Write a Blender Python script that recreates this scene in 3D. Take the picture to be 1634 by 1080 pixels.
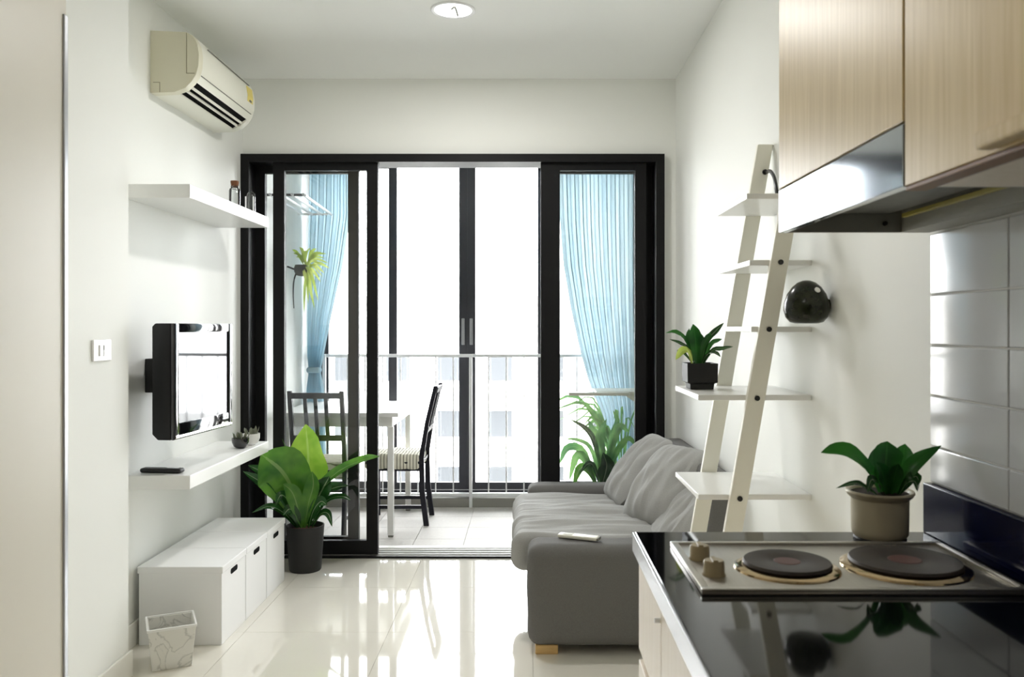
import bpy, bmesh, math, random
from mathutils import Vector, Matrix, noise, Euler

for o in list(bpy.data.objects):
    bpy.data.objects.remove(o, do_unlink=True)
S = bpy.context.scene
COL = S.collection
PI = math.pi
random.seed(7)
F, CX, CY, CZ = 1340.0, 842.0, 522.0, 1.27        # measured pinhole of the photograph (1634 x 1080)

# ------------------------------------------------------------------ camera
cam_d = bpy.data.cameras.new('camera')
cam = bpy.data.objects.new('camera', cam_d)
COL.objects.link(cam)
cam.location = (0, 0, CZ)
cam.rotation_euler = (PI / 2, 0, 0)
cam_d.sensor_width = 36.0
cam_d.lens = F / 1634 * 36.0
cam_d.shift_x = -(CX - 817) / 1634
cam_d.shift_y = -(540 - CY) / 1634
cam_d.clip_start = 0.02
cam_d.clip_end = 500
cam_d.dof.use_dof = True
cam_d.dof.focus_distance = 4.1
cam_d.dof.aperture_fstop = 7.0
S.camera = cam

# ------------------------------------------------------------------ world, lights, exposure
w = bpy.data.worlds.new('overcast_sky')
S.world = w
w.use_nodes = True
bgn = w.node_tree.nodes['Background']
bgn.inputs[0].default_value = (0.97, 0.985, 1.0, 1)
bgn.inputs[1].default_value = 6.0
pd = bpy.data.lights.new('window_portal', 'AREA')
pd.shape = 'RECTANGLE'; pd.size = 2.4; pd.size_y = 2.5
pd.cycles.is_portal = True
po = bpy.data.objects.new('window_portal', pd)
COL.objects.link(po)
po.location = (-0.38, 6.40, 1.27)
po.rotation_euler = (-PI / 2, 0, 0)                # faces into the flat (-Y)
S.view_settings.view_transform = 'Standard'
S.view_settings.look = 'None'
S.view_settings.gamma = 1.0
S.view_settings.use_curve_mapping = False
S.view_settings.exposure = 1.77
S.cycles.max_bounces = 14
S.cycles.diffuse_bounces = 8
S.cycles.glossy_bounces = 6
S.cycles.transmission_bounces = 10
S.cycles.transparent_max_bounces = 16
S.cycles.sample_clamp_indirect = 12
S.cycles.caustics_reflective = False
S.cycles.caustics_refractive = False


# ------------------------------------------------------------------ helpers
def lin(c):
    c = c / 255.0
    return c / 12.92 if c <= 0.04045 else ((c + 0.055) / 1.055) ** 2.4


def rgb(r, g, b):
    return (lin(r), lin(g), lin(b), 1.0)


def mat(name, col, rough=0.5, metal=0.0, spec=0.5, var=0.0, vscale=8.0, bump=0.0, bscale=200.0, coat=0.0,
        col2=None, stretch=None, emit=0.0, sss=0.0):
    m = bpy.data.materials.new(name)
    m.use_nodes = True
    nt = m.node_tree
    b = nt.nodes['Principled BSDF']
    b.inputs['Base Color'].default_value = col
    b.inputs['Roughness'].default_value = rough
    b.inputs['Metallic'].default_value = metal
    b.inputs['Specular IOR Level'].default_value = spec
    b.inputs['Coat Weight'].default_value = coat
    b.inputs['Coat Roughness'].default_value = 0.05
    if emit:
        b.inputs['Emission Color'].default_value = col
        b.inputs['Emission Strength'].default_value = emit
    tc = nt.nodes.new('ShaderNodeTexCoord')
    mp = nt.nodes.new('ShaderNodeMapping')
    nt.links.new(tc.outputs['Object'], mp.inputs[0])
    if stretch:
        mp.inputs['Scale'].default_value = stretch
    if var or col2:
        n = nt.nodes.new('ShaderNodeTexNoise')
        n.inputs['Scale'].default_value = vscale
        n.inputs['Detail'].default_value = 5
        nt.links.new(mp.outputs[0], n.inputs['Vector'])
        r = nt.nodes.new('ShaderNodeValToRGB')
        r.color_ramp.elements[0].position = 0.3
        r.color_ramp.elements[1].position = 0.7
        c2 = col2 if col2 else tuple(max(0, c * (1 - var)) for c in col[:3]) + (1,)
        r.color_ramp.elements[0].color = c2
        r.color_ramp.elements[1].color = col
        nt.links.new(n.outputs['Fac'], r.inputs[0])
        nt.links.new(r.outputs[0], b.inputs['Base Color'])
    if bump:
        n2 = nt.nodes.new('ShaderNodeTexNoise')
        n2.inputs['Scale'].default_value = bscale
        n2.inputs['Detail'].default_value = 3
        nt.links.new(mp.outputs[0], n2.inputs['Vector'])
        bp = nt.nodes.new('ShaderNodeBump')
        bp.inputs['Strength'].default_value = bump
        bp.inputs['Distance'].default_value = 0.002
        nt.links.new(n2.outputs['Fac'], bp.inputs['Height'])
        nt.links.new(bp.outputs[0], b.inputs['Normal'])
    return m


def glass_mat(name, tint=(1, 1, 1, 1), refl=1.0, rough=0.0):
    m = bpy.data.materials.new(name)
    m.use_nodes = True
    nt = m.node_tree
    nt.nodes.clear()
    out = nt.nodes.new('ShaderNodeOutputMaterial')
    mx = nt.nodes.new('ShaderNodeMixShader')
    tr = nt.nodes.new('ShaderNodeBsdfTransparent')
    tr.inputs[0].default_value = tint
    gl = nt.nodes.new('ShaderNodeBsdfGlossy')
    gl.inputs['Roughness'].default_value = rough
    fr = nt.nodes.new('ShaderNodeFresnel')
    fr.inputs[0].default_value = 1.45
    mt = nt.nodes.new('ShaderNodeMath')
    mt.operation = 'MULTIPLY'
    mt.inputs[1].default_value = refl
    nt.links.new(fr.outputs[0], mt.inputs[0])
    nt.links.new(mt.outputs[0], mx.inputs[0])
    nt.links.new(tr.outputs[0], mx.inputs[1])
    nt.links.new(gl.outputs[0], mx.inputs[2])
    nt.links.new(mx.outputs[0], out.inputs[0])
    return m


def cloth_mat(name, col, trans, rough=0.9, stripes=None):
    m = bpy.data.materials.new(name)
    m.use_nodes = True
    nt = m.node_tree
    nt.nodes.clear()
    out = nt.nodes.new('ShaderNodeOutputMaterial')
    mx = nt.nodes.new('ShaderNodeMixShader')
    mx.inputs[0].default_value = trans
    d = nt.nodes.new('ShaderNodeBsdfDiffuse')
    t = nt.nodes.new('ShaderNodeBsdfTranslucent')
    d.inputs[0].default_value = col
    t.inputs[0].default_value = col
    nt.links.new(d.outputs[0], mx.inputs[1])
    nt.links.new(t.outputs[0], mx.inputs[2])
    nt.links.new(mx.outputs[0], out.inputs[0])
    return m


def leaf_mat(name, c1, c2, rib, trans=0.25, rough=0.35, rib_amt=0.7):
    m = bpy.data.materials.new(name)
    m.use_nodes = True
    nt = m.node_tree
    b = nt.nodes['Principled BSDF']
    out = nt.nodes['Material Output']
    b.inputs['Roughness'].default_value = rough
    tc = nt.nodes.new('ShaderNodeTexCoord')
    n = nt.nodes.new('ShaderNodeTexNoise')
    n.inputs['Scale'].default_value = 9
    nt.links.new(tc.outputs['Object'], n.inputs['Vector'])
    r = nt.nodes.new('ShaderNodeValToRGB')
    r.color_ramp.elements[0].position = .35
    r.color_ramp.elements[1].position = .65
    r.color_ramp.elements[0].color = c1
    r.color_ramp.elements[1].color = c2
    nt.links.new(n.outputs['Fac'], r.inputs[0])
    sx = nt.nodes.new('ShaderNodeSeparateXYZ')
    nt.links.new(tc.outputs['UV'], sx.inputs[0])
    a = nt.nodes.new('ShaderNodeMath'); a.operation = 'SUBTRACT'; a.inputs[1].default_value = 0.5
    nt.links.new(sx.outputs[0], a.inputs[0])
    ab = nt.nodes.new('ShaderNodeMath'); ab.operation = 'ABSOLUTE'
    nt.links.new(a.outputs[0], ab.inputs[0])
    lt = nt.nodes.new('ShaderNodeMath'); lt.operation = 'LESS_THAN'; lt.inputs[1].default_value = 0.035
    nt.links.new(ab.outputs[0], lt.inputs[0])
    ml = nt.nodes.new('ShaderNodeMath'); ml.operation = 'MULTIPLY'; ml.inputs[1].default_value = rib_amt
    nt.links.new(lt.outputs[0], ml.inputs[0])
    mc = nt.nodes.new('ShaderNodeMixRGB')
    mc.inputs[2].default_value = rib
    nt.links.new(ml.outputs[0], mc.inputs[0])
    nt.links.new(r.outputs[0], mc.inputs[1])
    nt.links.new(mc.outputs[0], b.inputs['Base Color'])
    t = nt.nodes.new('ShaderNodeBsdfTranslucent')
    nt.links.new(mc.outputs[0], t.inputs[0])
    mx = nt.nodes.new('ShaderNodeMixShader')
    mx.inputs[0].default_value = trans
    nt.links.new(b.outputs[0], mx.inputs[1])
    nt.links.new(t.outputs[0], mx.inputs[2])
    nt.links.new(mx.outputs[0], out.inputs[0])
    return m


WLOC = {}


def obj(name, bm, m, parent=None, smooth=False, kind=None, bevel=0.0, bseg=2):
    if bevel:
        bmesh.ops.bevel(bm, geom=list(bm.edges), offset=bevel, segments=bseg, affect='EDGES', profile=0.5,
                        clamp_overlap=True)
    if parent is not None and parent.name in WLOC:
        bmesh.ops.translate(bm, verts=bm.verts, vec=-WLOC[parent.name])
    me = bpy.data.meshes.new(name)
    bm.normal_update()
    bm.to_mesh(me)
    bm.free()
    if smooth:
        for p in me.polygons:
            p.use_smooth = True
        try:
            me.set_sharp_from_angle(angle=math.radians(40))
        except Exception:
            pass
    me.materials.append(m)
    o = bpy.data.objects.new(name, me)
    COL.objects.link(o)
    if parent is not None:
        o.parent = parent
        WLOC[o.name] = WLOC.get(parent.name, Vector((0, 0, 0)))
    if kind:
        o['kind'] = kind
    return o


def settle(o, pivot):
    """move a single-mesh thing's origin to pivot"""
    pv = Vector(pivot)
    o.data.transform(Matrix.Translation(-pv))
    o.location = pv
    WLOC[o.name] = pv
    return o


def thing(name, label, cat, loc=(0, 0, 0), group=None):
    o = bpy.data.objects.new(name, None)
    o.empty_display_size = 0.05
    COL.objects.link(o)
    o.location = loc
    WLOC[o.name] = Vector(loc)
    tag(o, label, cat, group)
    return o


def tag(o, label, cat, group=None):
    o['label'] = label
    o['category'] = cat
    if group:
        o['group'] = group
    return o


def setting(name):
    o = bpy.data.objects.new(name, None)
    o.empty_display_size = 0.05
    COL.objects.link(o)
    WLOC[o.name] = Vector((0, 0, 0))
    o['kind'] = 'structure'
    return o


def copy_tree(o, parent=None):
    c = o.copy()
    COL.objects.link(c)
    if parent is not None:
        c.parent = parent
    for ch in list(o.children):
        copy_tree(ch, c)
    return c


def B(bm, x0, x1, y0, y1, z0, z1, bevel=0.0, seg=2):
    """axis-aligned box added to bm"""
    vs = [bm.verts.new((x, y, z)) for x in (x0, x1) for y in (y0, y1) for z in (z0, z1)]
    f = [(0, 1, 3, 2), (4, 6, 7, 5), (0, 4, 5, 1), (2, 3, 7, 6), (0, 2, 6, 4), (1, 5, 7, 3)]
    fs = [bm.faces.new([vs[i] for i in q]) for q in f]
    if bevel:
        es = list({e for fc in fs for e in fc.edges})
        bmesh.ops.bevel(bm, geom=es, offset=bevel, segments=seg, affect='EDGES', profile=0.5)
    return bm


def box(x0, x1, y0, y1, z0, z1, bevel=0.0, seg=2):
    return B(bmesh.new(), x0, x1, y0, y1, z0, z1, bevel, seg)


def prism(bm, pts, a0, a1, axis='Y', bevel=0.0):
    """extrude a 2D polygon: axis Y -> pts are (x,z); X -> (y,z); Z -> (x,y)"""
    def P(p, a):
        if axis == 'Y': return (p[0], a, p[1])
        if axis == 'X': return (a, p[0], p[1])
        return (p[0], p[1], a)
    v0 = [bm.verts.new(P(p, a0)) for p in pts]
    v1 = [bm.verts.new(P(p, a1)) for p in pts]
    n = len(pts)
    fs = [bm.faces.new(v0[::-1]), bm.faces.new(v1)]
    for i in range(n):
        fs.append(bm.faces.new([v0[i], v0[(i + 1) % n], v1[(i + 1) % n], v1[i]]))
    bmesh.ops.recalc_face_normals(bm, faces=fs)
    if bevel:
        es = list({e for fc in fs for e in fc.edges})
        bmesh.ops.bevel(bm, geom=es, offset=bevel, segments=2, affect='EDGES', profile=0.5)
    return bm


def lathe(bm, prof, cx, cy, cz=0.0, seg=32, cap=True):
    """profile = [(r, z)] bottom to top"""
    rings = []
    for r, z in prof:
        if r < 1e-6:
            rings.append([bm.verts.new((cx, cy, cz + z))])
        else:
            rings.append([bm.verts.new((cx + r * math.cos(2 * PI * i / seg), cy + r * math.sin(2 * PI * i / seg), cz + z))
                          for i in range(seg)])
    for a, b in zip(rings[:-1], rings[1:]):
        for i in range(seg):
            j = (i + 1) % seg
            if len(a) == 1 and len(b) == 1: continue
            if len(a) == 1: bm.faces.new([a[0], b[i], b[j]])
            elif len(b) == 1: bm.faces.new([a[i], a[j], b[0]])
            else: bm.faces.new([a[i], a[j], b[j], b[i]])
    if cap:
        if len(rings[0]) > 1: bm.faces.new(rings[0][::-1])
        if len(rings[-1]) > 1: bm.faces.new(rings[-1])
    return bm


def spline(pts, n):
    pts = [Vector(p) for p in pts]
    P = [2 * pts[0] - pts[1]] + pts + [2 * pts[-1] - pts[-2]]
    out = []
    for k in range(n + 1):
        u = k / n * (len(pts) - 1)
        i = min(int(u), len(pts) - 2)
        t = u - i
        p0, p1, p2, p3 = P[i], P[i + 1], P[i + 2], P[i + 3]
        out.append(0.5 * ((2 * p1) + (p2 - p0) * t + (2 * p0 - 5 * p1 + 4 * p2 - p3) * t * t + (3 * p1 - p0 - 3 * p2 + p3) * t ** 3))
    return out


def tube(bm, pts, r, n=12, seg=8, taper=1.0):
    c = spline(pts, n) if len(pts) > 2 else [Vector(p) for p in pts]
    rings = []
    up = Vector((0.13, 0.21, 1)).normalized()
    for i, p in enumerate(c):
        t = (c[min(i + 1, len(c) - 1)] - c[max(i - 1, 0)]).normalized()
        a = t.cross(up)
        if a.length < 1e-3: a = t.cross(Vector((1, 0, 0)))
        a.normalize()
        b = t.cross(a)
        rr = r * (1 + (taper - 1) * i / max(1, len(c) - 1))
        rings.append([bm.verts.new(p + rr * (a * math.cos(2 * PI * k / seg) + b * math.sin(2 * PI * k / seg))) for k in range(seg)])
    fs = []
    for a, b in zip(rings[:-1], rings[1:]):
        for k in range(seg):
            fs.append(bm.faces.new([a[k], a[(k + 1) % seg], b[(k + 1) % seg], b[k]]))
    fs.append(bm.faces.new(rings[0][::-1])); fs.append(bm.faces.new(rings[-1]))
    bmesh.ops.recalc_face_normals(bm, faces=fs)
    return bm


def softbox(x0, x1, y0, y1, z0, z1, r, n=(12, 12, 6), amp=0.0, freq=8.0, stretch=(1, 1, 1), seed=0, top_only=False,
            crown=0.0):
    """rounded box on a fine grid, optionally wrinkled"""
    bm = bmesh.new()
    c = Vector(((x0 + x1) / 2, (y0 + y1) / 2, (z0 + z1) / 2))
    h = Vector(((x1 - x0) / 2, (y1 - y0) / 2, (z1 - z0) / 2))
    verts = {}

    def gp(i, k):
        return -h[k] + 2 * h[k] * i / n[k]

    def V(i, j, k):
        key = (i, j, k)
        if key not in verts:
            p = Vector((gp(i, 0), gp(j, 1), gp(k, 2)))
            q = Vector([max(-(h[a] - r), min(h[a] - r, p[a])) for a in range(3)])
            d = p - q
            if d.length > 1e-9:
                nrm = d.normalized()
                p = q + nrm * r
            else:
                nrm = Vector((0, 0, 1))
            if crown and p.z > 0:
                p.z += crown * (1 - (p.x / h.x) ** 2) * (1 - (p.y / h.y) ** 2)
            if amp:
                a = noise.noise(Vector(((p.x + c.x) * freq * stretch[0] + seed, (p.y + c.y) * freq * stretch[1], (p.z + c.z) * freq * stretch[2])))
                a2 = noise.noise(Vector(((p.x + c.x) * freq * 2.3 * stretch[0], (p.y + c.y) * freq * 2.6 * stretch[1] + seed, (p.z + c.z) * freq * stretch[2])))
                if not top_only or p.z > 0:
                    p = p + nrm * amp * (a + 0.5 * a2)
            verts[key] = bm.verts.new(p + c)
        return verts[key]

    def grid(fn, na, nb):
        for a in range(na):
            for b in range(nb):
                bm.faces.new([fn(a, b), fn(a + 1, b), fn(a + 1, b + 1), fn(a, b + 1)])
    grid(lambda a, b: V(a, b, n[2]), n[0], n[1])
    grid(lambda a, b: V(b, a, 0), n[1], n[0])
    grid(lambda a, b: V(a, 0, b), n[0], n[2])
    grid(lambda a, b: V(b, n[1], a), n[2], n[0])
    grid(lambda a, b: V(0, b, a), n[2], n[1])
    grid(lambda a, b: V(n[0], a, b), n[1], n[2])
    bmesh.ops.recalc_face_normals(bm, faces=bm.faces)
    return bm


def leaf(name, parent, m, pts, width, hint=(0, -1, 0), peak=0.5, fold=0.25, wave=0.0, seg=12, base=0.12, tip=0.0, seed=0):
    """blade along a spline through pts; u across, v along; slight V fold and wavy edge"""
    bm = bmesh.new()
    uvl = bm.loops.layers.uv.new('UVMap')
    c = spline(pts, seg)
    hint = Vector(hint).normalized()
    rows = []
    for i, p in enumerate(c):
        t = i / seg
        tan = (c[min(i + 1, seg)] - c[max(i - 1, 0)]).normalized()
        side = tan.cross(hint)
        if side.length < 1e-3: side = tan.cross(Vector((1, 0, 0)))
        side.normalize()
        nrm = side.cross(tan).normalized()
        u = t / peak * 0.5 if t < peak else 0.5 + (t - peak) / (1 - peak) * 0.5
        f = max(base * (1 - t), math.sin(PI * min(1, u)) ** 0.8, 0.03 + tip)
        hw = width / 2 * f
        row = []
        for k in (-1, -0.5, 0, 0.5, 1):
            wv = wave * hw * math.sin(t * 16 + seed + (1.3 if k > 0 else 0)) * abs(k)
            row.append(bm.verts.new(p + side * hw * k + nrm * (abs(k) * fold * hw + wv)))
        rows.append(row)
    for i in range(seg):
        for k in range(4):
            fc = bm.faces.new([rows[i][k], rows[i][k + 1], rows[i + 1][k + 1], rows[i + 1][k]])
            fc.smooth = True
            for lp, (uu, vv) in zip(fc.loops, ((k / 4, i / seg), ((k + 1) / 4, i / seg), ((k + 1) / 4, (i + 1) / seg), (k / 4, (i + 1) / seg))):
                lp[uvl].uv = (uu, vv)
    return obj(name, bm, m, parent, smooth=True)


def at(px, py, Y):
    return Vector(((px - CX) * Y / F, Y, CZ - (py - CY) * Y / F))


# ------------------------------------------------------------------ materials
M = {}
M['wall'] = mat('white_wall_paint', rgb(238, 239, 235), 0.6, var=0.01, vscale=2, bump=0.06, bscale=150)
M['near_wall'] = mat('dark_unseen_wall', rgb(96, 74, 54), 0.5, var=0.2, vscale=6, stretch=(8, 8, 1))  # unseen wall made dark brown to cut light bounced from behind
M['ceiling'] = mat('ceiling_paint', rgb(243, 244, 242), 0.8, var=0.01, vscale=2)
M['tile_floor'] = mat('polished_cream_floor_tile', rgb(228, 224, 213), 0.04, spec=0.6, var=0.04, vscale=3, coat=0.3)
M['grout'] = mat('pale_grout', rgb(190, 187, 178), 0.8)
M['balcony_tile'] = mat('matt_balcony_tile', rgb(196, 192, 186), 0.7, var=0.10, vscale=60, bump=0.1)
M['base'] = mat('skirting_paint', rgb(226, 225, 218), 0.4)
M['black_alu'] = mat('black_aluminium', rgb(17, 17, 18), 0.55, spec=0.2)
M['dark_alu'] = mat('charcoal_aluminium', rgb(52, 53, 58), 0.4, spec=0.4)
M['glass'] = glass_mat('door_glass', (0.98, 0.984, 0.984, 1))
M['bottle_glass'] = glass_mat('clear_bottle_glass', (0.96, 0.97, 0.97, 1), 1.6)
M['white_lacquer'] = mat('white_laminate', rgb(238, 238, 236), 0.3, spec=0.5, var=0.01)
M['white_card'] = mat('white_cardboard', rgb(236, 236, 236), 0.65, bump=0.1, bscale=400)
M['white_metal'] = mat('white_painted_metal', rgb(235, 236, 238), 0.35)
M['cream_wood'] = mat('cream_painted_wood', rgb(240, 238, 226), 0.45, var=0.03, vscale=12, stretch=(1, 1, .2))
M['fabric'] = mat('shaded_grey_sofa_fabric', rgb(116, 115, 113), 0.95, spec=0.15, var=0.14, vscale=260, bump=0.35, bscale=700)  # sofa fabric darkened; shade on arms and base is in the colour
M['fabric_lit'] = mat('lit_grey_sofa_fabric', rgb(170, 170, 168), 0.95, spec=0.15, var=0.12, vscale=260, bump=0.3, bscale=700)  # same sofa fabric lightened; window light on seat and cushions is in the colour
M['wood_foot'] = mat('pale_pine', rgb(214, 178, 118), 0.5, var=0.15, vscale=20, stretch=(1, 1, 6))
M['birch'] = mat('birch_veneer', rgb(210, 187, 136), 0.36, spec=0.5, col2=rgb(192, 166, 112), vscale=5, stretch=(22, 22, 1.0), bump=0.05, bscale=12)
M['birch_pale'] = mat('pale_birch_veneer', rgb(240, 230, 215), 0.4, col2=rgb(232, 220, 202), vscale=5, stretch=(18, 18, 1.0))
M['brown_edge'] = mat('brown_edge_band', rgb(120, 82, 46), 0.5)
M['granite'] = mat('black_polished_granite', rgb(12, 13, 16), 0.05, spec=0.5, var=0.3, vscale=120)
M['navy'] = mat('navy_black_granite', rgb(14, 18, 50), 0.1, spec=0.22, var=0.3, vscale=60)
M['steel'] = mat('brushed_steel', rgb(198, 194, 186), 0.33, metal=0.9, stretch=(60, 1, 1), var=0.08, vscale=6)
M['hood_steel'] = mat('hood_steel', rgb(172, 178, 184), 0.09, metal=1.0, var=0.04, vscale=3)
M['chrome'] = mat('chrome', rgb(220, 218, 210), 0.1, metal=1.0)
M['hot_steel'] = mat('heat_tinted_steel', rgb(200, 176, 138), 0.1, metal=1.0, var=0.2, vscale=14)
M['iron'] = mat('cast_iron_plate', rgb(62, 54, 48), 0.55, spec=0.4, var=0.25, vscale=30)
M['red_dot'] = mat('faded_red_mark', rgb(86, 46, 38), 0.5)
M['knob'] = mat('beige_knob_plastic', rgb(168, 152, 118), 0.35)
M['wall_tile'] = mat('glazed_white_wall_tile', rgb(206, 208, 210), 0.07, spec=0.6, var=0.03, vscale=4, coat=0.1)
M['filter'] = mat('grey_filter_mesh', rgb(98, 98, 92), 0.5, metal=0.3, var=0.25, vscale=50)
M['hood_inner'] = mat('hood_inner_grey', rgb(150, 150, 142), 0.5)
M['yellow_lip'] = mat('yellowed_edge', rgb(160, 150, 70), 0.5)
M['ac'] = mat('shaded_ivory_plastic', rgb(222, 218, 196), 0.4, var=0.02)  # darker ivory puts the shade on the near end into the colour
M['ac_front'] = mat('ivory_front_plastic', rgb(230, 229, 216), 0.35)
M['black_void'] = mat('black_opening_shade', rgb(9, 9, 9), 0.9, spec=0.1)  # flat black puts the shade inside openings into the colour
M['line_grey'] = mat('grey_seam', rgb(120, 120, 112), 0.6)
M['yellow_sticker'] = mat('yellow_sticker', rgb(232, 214, 120), 0.5)
M['black_gloss'] = mat('black_gloss_plastic', rgb(12, 12, 15), 0.08, spec=0.6, coat=0.5)
M['black_matt'] = mat('black_matt_plastic', rgb(20, 20, 20), 0.5)
M['tv_case'] = mat('black_television_case', rgb(12, 12, 14), 0.35, spec=0.3)
M['screen'] = mat('tv_screen_glass', rgb(30, 31, 36), 0.04, spec=0.5)
M['black_pot'] = mat('black_planter_plastic', rgb(22, 22, 22), 0.55)
M['beige_pot'] = mat('beige_stoneware', rgb(196, 186, 160), 0.35, var=0.05, vscale=5)
M['soil'] = mat('dark_soil', rgb(46, 34, 24), 1.0, var=0.4, vscale=80, bump=1, bscale=90)
M['bark'] = mat('red_brown_bark', rgb(96, 52, 34), 0.9, var=0.4, vscale=60)
M['vase'] = mat('dark_green_glaze', rgb(34, 40, 22), 0.22, spec=0.35, col2=rgb(22, 26, 14), vscale=70)
M['rubber'] = mat('black_bolt', rgb(14, 14, 14), 0.4)
M['dark_wood'] = mat('black_brown_stained_wood', rgb(26, 26, 36), 0.5, spec=0.3, var=0.2, vscale=10)
M['curtain'] = cloth_mat('pale_blue_curtain', rgb(182, 208, 219), 0.42)
M['curtain2'] = cloth_mat('light_blue_curtain', rgb(192, 212, 220), 0.40)
M['leaf_big'] = leaf_mat('bright_fern_leaf', rgb(52, 104, 34), rgb(96, 150, 52), rgb(176, 200, 130), 0.3, 0.3, 0.35)
M['leaf_lit'] = leaf_mat('lit_fern_leaf', rgb(120, 165, 50), rgb(165, 200, 80), rgb(200, 220, 140), 0.4, 0.35, 0.35)  # lighter green puts the light on this leaf into its colour
M['leaf_dark'] = leaf_mat('dark_fern_leaf', rgb(24, 62, 24), rgb(40, 88, 36), rgb(150, 175, 130), 0.15, 0.22)
M['leaf_kitchen'] = leaf_mat('kitchen_fern_leaf', rgb(22, 78, 26), rgb(52, 120, 40), rgb(60, 120, 50), 0.3, 0.35, 0.4)
M['leaf_pale'] = leaf_mat('yellow_green_leaf', rgb(160, 185, 70), rgb(205, 215, 120), rgb(220, 225, 160), 0.5, 0.5, 0.3)
M['leaf_out'] = leaf_mat('balcony_leaf', rgb(84, 140, 84), rgb(140, 190, 110), rgb(170, 200, 140), 0.45, 0.4, 0.3)
M['succulent'] = leaf_mat('grey_green_succulent', rgb(96, 106, 84), rgb(130, 130, 112), rgb(120, 120, 100), 0.1, 0.6, 0.1)
M['cork'] = mat('brown_cork', rgb(122, 78, 50), 0.9, var=0.35, vscale=120)
M['ceramic_white'] = mat('white_ceramic', rgb(236, 236, 234), 0.2)
M['paper'] = mat('white_plastic', rgb(232, 230, 218), 0.35)
M['facade'] = mat('white_render', rgb(232, 230, 226), 0.9)
M['facade_win'] = mat('far_window_glass', rgb(68, 70, 72), 0.9, spec=0.05)
M['ground'] = mat('pale_concrete_ground', rgb(170, 170, 168), 0.9, var=0.1, vscale=.2)
M['curb'] = mat('grey_stone_curb', rgb(150, 148, 142), 0.7)
M['switch'] = mat('white_switch_plastic', rgb(244, 244, 246), 0.25)
M['trim_metal'] = mat('aluminium_edge', rgb(178, 180, 184), 0.3, metal=0.7)
M['entry_panel'] = mat('beige_door_laminate', rgb(218, 213, 201), 0.4, var=0.02, vscale=3)


def marble_mat():
    m = mat('white_marble_print', rgb(222, 221, 216), 0.4)
    nt = m.node_tree
    b = nt.nodes['Principled BSDF']
    tc = nt.nodes.new('ShaderNodeTexCoord')
    n = nt.nodes.new('ShaderNodeTexNoise'); n.inputs['Scale'].default_value = 9; n.inputs['Detail'].default_value = 6
    n.inputs['Distortion'].default_value = 1.6
    nt.links.new(tc.outputs['Object'], n.inputs['Vector'])
    r = nt.nodes.new('ShaderNodeValToRGB')
    e = r.color_ramp.elements
    e[0].position = 0.46; e[0].color = rgb(224, 223, 218)
    e[1].position = 0.54; e[1].color = rgb(222, 221, 215)
    k = r.color_ramp.elements.new(0.50); k.color = rgb(188, 188, 183)
    nt.links.new(n.outputs['Fac'], r.inputs[0])
    nt.links.new(r.outputs[0], b.inputs['Base Color'])
    return m


def stripe_mat():
    m = mat('striped_cushion_cloth', rgb(226, 222, 205), 0.9)
    nt = m.node_tree
    b = nt.nodes['Principled BSDF']
    tc = nt.nodes.new('ShaderNodeTexCoord')
    wv = nt.nodes.new('ShaderNodeTexWave'); wv.bands_direction = 'Y'
    wv.inputs['Scale'].default_value = 15.0
    nt.links.new(tc.outputs['Object'], wv.inputs['Vector'])
    r = nt.nodes.new('ShaderNodeValToRGB')
    r.color_ramp.elements[0].position = .12; r.color_ramp.elements[0].color = rgb(120, 118, 100)
    r.color_ramp.elements[1].position = .28; r.color_ramp.elements[1].color = rgb(228, 224, 208)
    nt.links.new(wv.outputs['Fac'], r.inputs[0])
    nt.links.new(r.outputs[0], b.inputs['Base Color'])
    return m


M['marble'] = marble_mat()
M['stripe'] = stripe_mat()

# ------------------------------------------------------------------ room shell
XL, XLN, XLE, XR = -1.577, -1.45, -1.38, 0.82
YB, YN, YE, YBACK = 4.65, 3.05, 2.51, -3.10
H = 2.645
# floor: grout slab + individual polished tiles
floor = obj('floor', box(XL - .12, XR + .12, YBACK - .1, YB + .15, -0.12, -0.004), M['grout'], kind='structure')
tile_mesh = None
x_edges = [-1.577, -1.18, -0.58, 0.02, 0.62, 0.82]
ys = [YBACK + .0 + .6 * i for i in range(0, 11)]
ys = [-3.10, -2.50, -1.90, -1.30, -0.70, -0.10, 0.50, 1.10, 1.70, 2.30, 2.90, 3.50, 4.10, 4.62]
for i in range(len(x_edges) - 1):
    for j in range(len(ys) - 1):
        g = 0.0008
        x0, x1, y0, y1 = x_edges[i] + g, x_edges[i + 1] - g, ys[j] + g, ys[j + 1] - g
        if x1 <= XLE + .01: continue
        obj('floor_tile', box(x0, x1, y0, y1, -0.004, 0.0), M['tile_floor'], floor)
obj('ceiling', box(XL - .12, XR + .12, YBACK - .1, YB, H, H + .12), M['ceiling'], kind='structure')
obj('wall_left', box(XL - .12, XL, YN - .02, YB, 0, H), M['wall'], kind='structure')
obj('wall_left_near', box(XL - .12, XLN, YE - .02, YN, 0, H), M['wall'], kind='structure')
wle = obj('wall_left_entry', box(XL - .12, XLE, YBACK, YE, 0, H), M['entry_panel'], kind='structure')
obj('trim_1', box(XLE - .001, XLE + .006, YE - .018, YE + .002, 0.0, 2.20, 0.002), M['trim_metal'], kind='structure')
wr = obj('wall_right', box(XR, XR + .12, YBACK, YB, 0, H), M['wall'], kind='structure')
obj('wall_near', box(XL - .12, XR + .12, YBACK - .1, YBACK, 0, H), M['near_wall'], kind='structure')
DT, DR = 2.222, 0.752      # top and right side of door opening
bm = bmesh.new()
B(bm, XL - .12, XR + .12, YB, YB + .15, DT, H + .12)
B(bm, DR, XR + .12, YB, YB + .15, 0, DT)
obj('wall_back', bm, M['wall'], kind='structure')
obj('baseboard_left', box(XL, XL + .012, YN + .005, YB - .02, 0, .095, .003), M['base'], kind='structure')
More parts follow.
